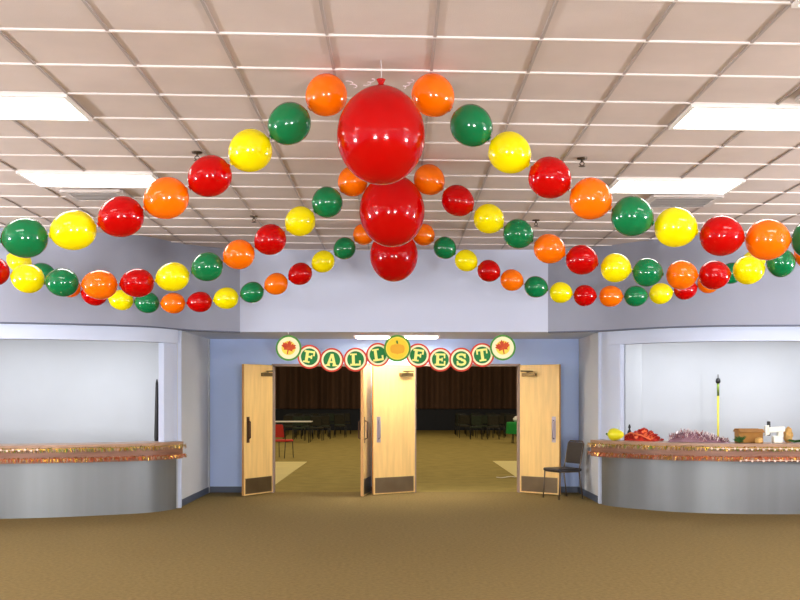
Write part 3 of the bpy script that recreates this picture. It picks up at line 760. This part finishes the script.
# ------------------------------------------------------------------ poles in the openings
p = at(719, 432, 16.9)
yp = empty('yellow_pole', (p.x, 16.95, 0), label='thin yellow pole with a black tip standing behind the gourd counter', cat='pole')
MB().tube([(0, 0, 0), (0, 0.0, 1.62)], 0.017, n=10).build('shaft', yp, M['pole_yellow'])
MB().tube([(0, 0, 1.62), (0, 0, 1.84)], 0.02, n=10).build('grip', yp, M['green_foil'])
MB().lathe([(0, 1.82), (0.034, 1.83), (0.04, 1.86), (0.03, 1.90), (0.008, 1.91), (0.006, 1.97), (0, 1.97)], n=14).build('tip', yp, M['black'])
MB().box((0, 0, 0.03), (0.3, 0.08, 0.05), bev=0.01).build('head', yp, M['black'])
p0 = at(156.5, 440, 15.2)
bp = empty('slim_pole', (p0.x, 15.2, 0), label='slim black pole standing inside the left counter opening', cat='pole')
MB().tube([(0, 0, 0), (0, 0, 0.9), (0.0, 0, 1.0), (0.004, 0, 1.45), (0.006, 0, 1.8), (0.006, 0, 1.86)], [0.02, 0.02, 0.034, 0.028, 0.02, 0.008], n=10).build('shaft', bp, M['black'])
MB().lathe([(0, 0), (0.12, 0), (0.12, 0.02), (0.03, 0.04), (0, 0.04)], n=20).build('base', bp, M['black'])

# ------------------------------------------------------------------ chairs and tables
def make_chair(name, fabric, legm, label, group=None, wide=0.44):
    r = empty(name, label=label, cat='chair', group=group)
    hw = wide / 2
    MB().box((0, 0, 0.455), (wide, 0.44, 0.05), bev=0.018).build('seat', r, fabric)
    RB = Matrix.Rotation(-0.14, 3, 'X')
    MB().box((0, 0.235, 0.715), (wide - 0.05, 0.035, 0.34), bev=0.014, rot=RB).build('backrest', r, fabric)
    for sx in (-1, 1):
        x = sx * (hw - 0.012)
        MB().tube([(x, -0.19, 0.435), (x * 1.04, -0.215, 0.0)], 0.011, n=8).build('leg', r, legm)
        MB().tube([(x, 0.17, 0.435), (x * 1.04, 0.235, 0.0)], 0.011, n=8).build('leg', r, legm)
    bf = MB()
    bf.tube([(-hw + .012, 0.17, 0.435), (-hw + .012, 0.20, 0.56), (-hw + .014, 0.262, 0.86), (-hw + .06, 0.27, 0.90), (hw - .06, 0.27, 0.90), (hw - .014, 0.262, 0.86), (hw - .012, 0.20, 0.56), (hw - .012, 0.17, 0.435)], 0.011, n=8)
    bf.build('back_frame', r, legm)
    sf = MB()
    for sx in (-1, 1): sf.tube([(sx * (hw - .012), -0.19, 0.428), (sx * (hw - .012), 0.17, 0.428)], 0.010, n=8)
    sf.tube([(-hw + .012, -0.185, 0.428), (hw - .012, -0.185, 0.428)], 0.010, n=8)
    sf.build('seat_frame', r, legm)
    return r
c = make_chair('stacking_chair', M['charcoal'], M['chair_leg'], 'dark padded metal chair in front of the open maple door by the corner')
c.location = (2.60, 16.42, 0); c.rotation_euler.z = math.radians(-64)
hall = {k: None for k in ('red', 'olive', 'green')}
MATS = {'red': M['hall_red'], 'olive': M['hall_chair'], 'green': M['hall_green']}
def hall_chair(kind, x, y, rz, label, group):
    if hall[kind] is None:
        o = hall[kind] = make_chair('stacking_chair', MATS[kind], M['black'], label, group)
    else: o = copy_tree(hall[kind])
    o.location = (x, y, 0); o.rotation_euler.z = rz
    for k in ('group',):
        if k in o: del o[k]
    tag(o, label, 'chair', group)
X_ = lambda px, Y: (px - VX) / F * Y
hall_chair('red', X_(282, 27.3), 27.3, math.radians(155), 'red chair beside the pale floor patch through the first doorway', 'chairs in the hall, first doorway')
ordn = ['first', 'second', 'third', 'fourth', 'fifth', 'sixth', 'seventh']
rown = ['front', 'second', 'third', 'fourth', 'fifth', 'sixth']
def hall_rows(x_px, Ys, counts, lab, group):
    for ri, Y in enumerate(Ys):
        for i in range(counts[ri]):
            x = X_(x_px[ri], Y) + i * 0.66
            hall_chair('green' if (i + 2 * ri) % 3 == 0 else 'olive', x, Y + 0.05 * (i % 2), math.radians((180, 176, 184, 180)[(i + ri) % 4]),
                       lab % (rown[ri], ordn[i]), group)
hall_rows((299, 290, 290, 291, 293, 300), (38.2, 39.6, 41.0, 42.4, 43.8, 45.2), (2, 3, 4, 4, 4, 4),
          'dark hall chair beyond the white topped table, %s row, %s from the red chair side', 'chairs in the hall, first doorway')
hall_rows((476, 465, 462, 461, 460, 460), (39.3, 40.7, 42.1, 43.5, 44.9, 46.3), (2, 3, 4, 4, 4, 4),
          'dark hall chair near the green table, %s row, %s from the bare stage', 'chairs in the hall, second doorway')
t = empty('folding_table', (X_(288, 36.6), 36.6, 0), label='white topped folding table among the hall chairs behind the red chair', cat='table')
MB().box((0, 0, 0.735), (1.7, 0.75, 0.035), bev=0.006).build('tabletop', t, M['white_top'])
for sx in (-1, 1):
    for sy in (-1, 1): MB().tube([(sx * 0.72, sy * 0.3, 0.72), (sx * 0.76, sy * 0.32, 0)], 0.014, n=8).build('leg', t, M['black'])
gt = (X_(518, 36), 36.0)
t = empty('round_table', (gt[0], gt[1], 0), label='small round table under a green cloth beside the far door', cat='table')
MB().lathe([(0, 0.705), (0.36, 0.705), (0.37, 0.715), (0.36, 0.73), (0, 0.73)], n=32).build('tabletop', t, M['white_top'])
for k in range(4):
    a = PI / 4 + k * PI / 2
    MB().tube([(0.2 * math.cos(a), 0.2 * math.sin(a), 0.705), (0.27 * math.cos(a), 0.27 * math.sin(a), 0)], 0.014, n=8).build('leg', t, M['black'])
cl = MB(); n = 64; rings = []
prof = [(0.0, 0.735), (0.30, 0.735), (0.375, 0.733), (0.392, 0.715), (0.40, 0.60), (0.405, 0.45), (0.41, 0.33)]
vs = []; fs = []
for ri, (r, z) in enumerate(prof):
    for k in range(n):
        a = 2 * PI * k / n; w = 1 + (0.035 * math.sin(9 * a) * max(0, ri - 2) / 4)
        vs.append((r * w * math.cos(a), r * w * math.sin(a), z))
for ri in range(len(prof) - 1):
    for k in range(n): fs.append([ri * n + k, ri * n + (k + 1) % n, (ri + 1) * n + (k + 1) % n, (ri + 1) * n + k])
cl.faces(vs, fs, M['green_cloth'], True)
tag(cl.build('tablecloth', None, loc=(gt[0], gt[1], 0)), 'green tablecloth hanging over the small round hall table', 'tablecloth')
wb = MB()
wb.lathe([(0, 0), (0.11, 0.0), (0.16, 0.05), (0.18, 0.12), (0.17, 0.12), (0.15, 0.06), (0, 0.03)], M['white_top'], n=28)
wb.lathe([(0, 0.03), (0.15, 0.09), (0.165, 0.12), (0.11, 0.19), (0, 0.215)], M['white_top'], n=28)
tag(wb.build('white_bowl', None, loc=(gt[0], gt[1], 0.738)), 'heaped white bowl standing on the green hall table', 'bowl')
# paper strip on the hall floor
p = at(506, 478.2, 20.5)
ps = MB()
for i in range(8):
    x0, x1 = -0.19 + i * 0.0475, -0.19 + (i + 1) * 0.0475
    z = lambda x: 0.004 + 0.012 * (1 + math.sin(x * 16))
    ps.faces([(x0, -0.05, z(x0)), (x1, -0.05, z(x1)), (x1, 0.05, z(x1)), (x0, 0.05, z(x0)), (x0, -0.05, z(x0) + .004), (x1, -0.05, z(x1) + .004), (x1, 0.05, z(x1) + .004), (x0, 0.05, z(x0) + .004)],
             [[0, 1, 2, 3], [7, 6, 5, 4], [0, 4, 5, 1], [3, 2, 6, 7]])
tag(ps.build('paper_strip', None, M['white_top'], loc=(p.x, 20.5, 0.001)), 'white paper strip lying on the hall floor past the second doorway', 'paper')

# ------------------------------------------------------------------ light
def area(name, loc, rot, sx, sy, e, col=(1, 1, 1)):
    L = bpy.data.lights.new(name, 'AREA'); L.shape = 'RECTANGLE'; L.size = sx; L.size_y = sy; L.energy = e; L.color = col
    o = bpy.data.objects.new(name, L); COL.objects.link(o); o.location = loc; o.rotation_euler = rot
    return o
area('niche_lamp', (-5.6, 15.9, ZF + 0.09), (0, 0, 0), 3.6, 0.5, 70, (0.96, 0.98, 1))
area('niche_lamp', (5.6, 16.1, ZF + 0.09), (0, 0, 0), 3.6, 0.5, 70, (0.96, 0.98, 1))
for sx in (-1, 1):
    for y, e in ((3.6, 690), (9.5, 690)):
        d = Vector((-sx * 0.62, 0.0, 0.78))          # added lamps by assumed side windows, tilted up to brighten the ceiling
        area('side_ceiling_fill', (sx * 8.85, y, 1.9), d.to_track_quat('-Z', 'Y').to_euler(), 1.1, 1.1, e, (1, 0.97, 0.95))
    area('front_ceiling_fill', (sx * 2.85, -4.85, 0.9), Vector((0, 0.8, 0.6)).to_track_quat('-Z', 'Y').to_euler(), 1.4, 1.4, 760, (1, 0.98, 0.97))  # added lamp before each assumed window, aimed up to lift the ceiling
w = bpy.data.worlds.new('world'); SC.world = w; w.use_nodes = True
w.node_tree.nodes['Background'].inputs['Color'].default_value = (0.8, 0.88, 1, 1)
w.node_tree.nodes['Background'].inputs['Strength'].default_value = 0.3

# ------------------------------------------------------------------ camera
cam = bpy.data.cameras.new('camera'); co = bpy.data.objects.new('camera', cam); COL.objects.link(co)
cam.sensor_width = 36; cam.lens = F / 800 * 36
co.location = (0, 0, EYE); co.rotation_euler = (PI / 2, 0, 0)
cam.shift_x = (400 - VX) / 800; cam.shift_y = (VY - 300) / 800
cam.clip_end = 200; cam.clip_start = 0.05
SC.camera = co
SC.view_settings.view_transform = 'Standard'; SC.view_settings.look = 'None'
SC.view_settings.gamma = 1; SC.view_settings.use_curve_mapping = False
SC.view_settings.exposure = 0.0
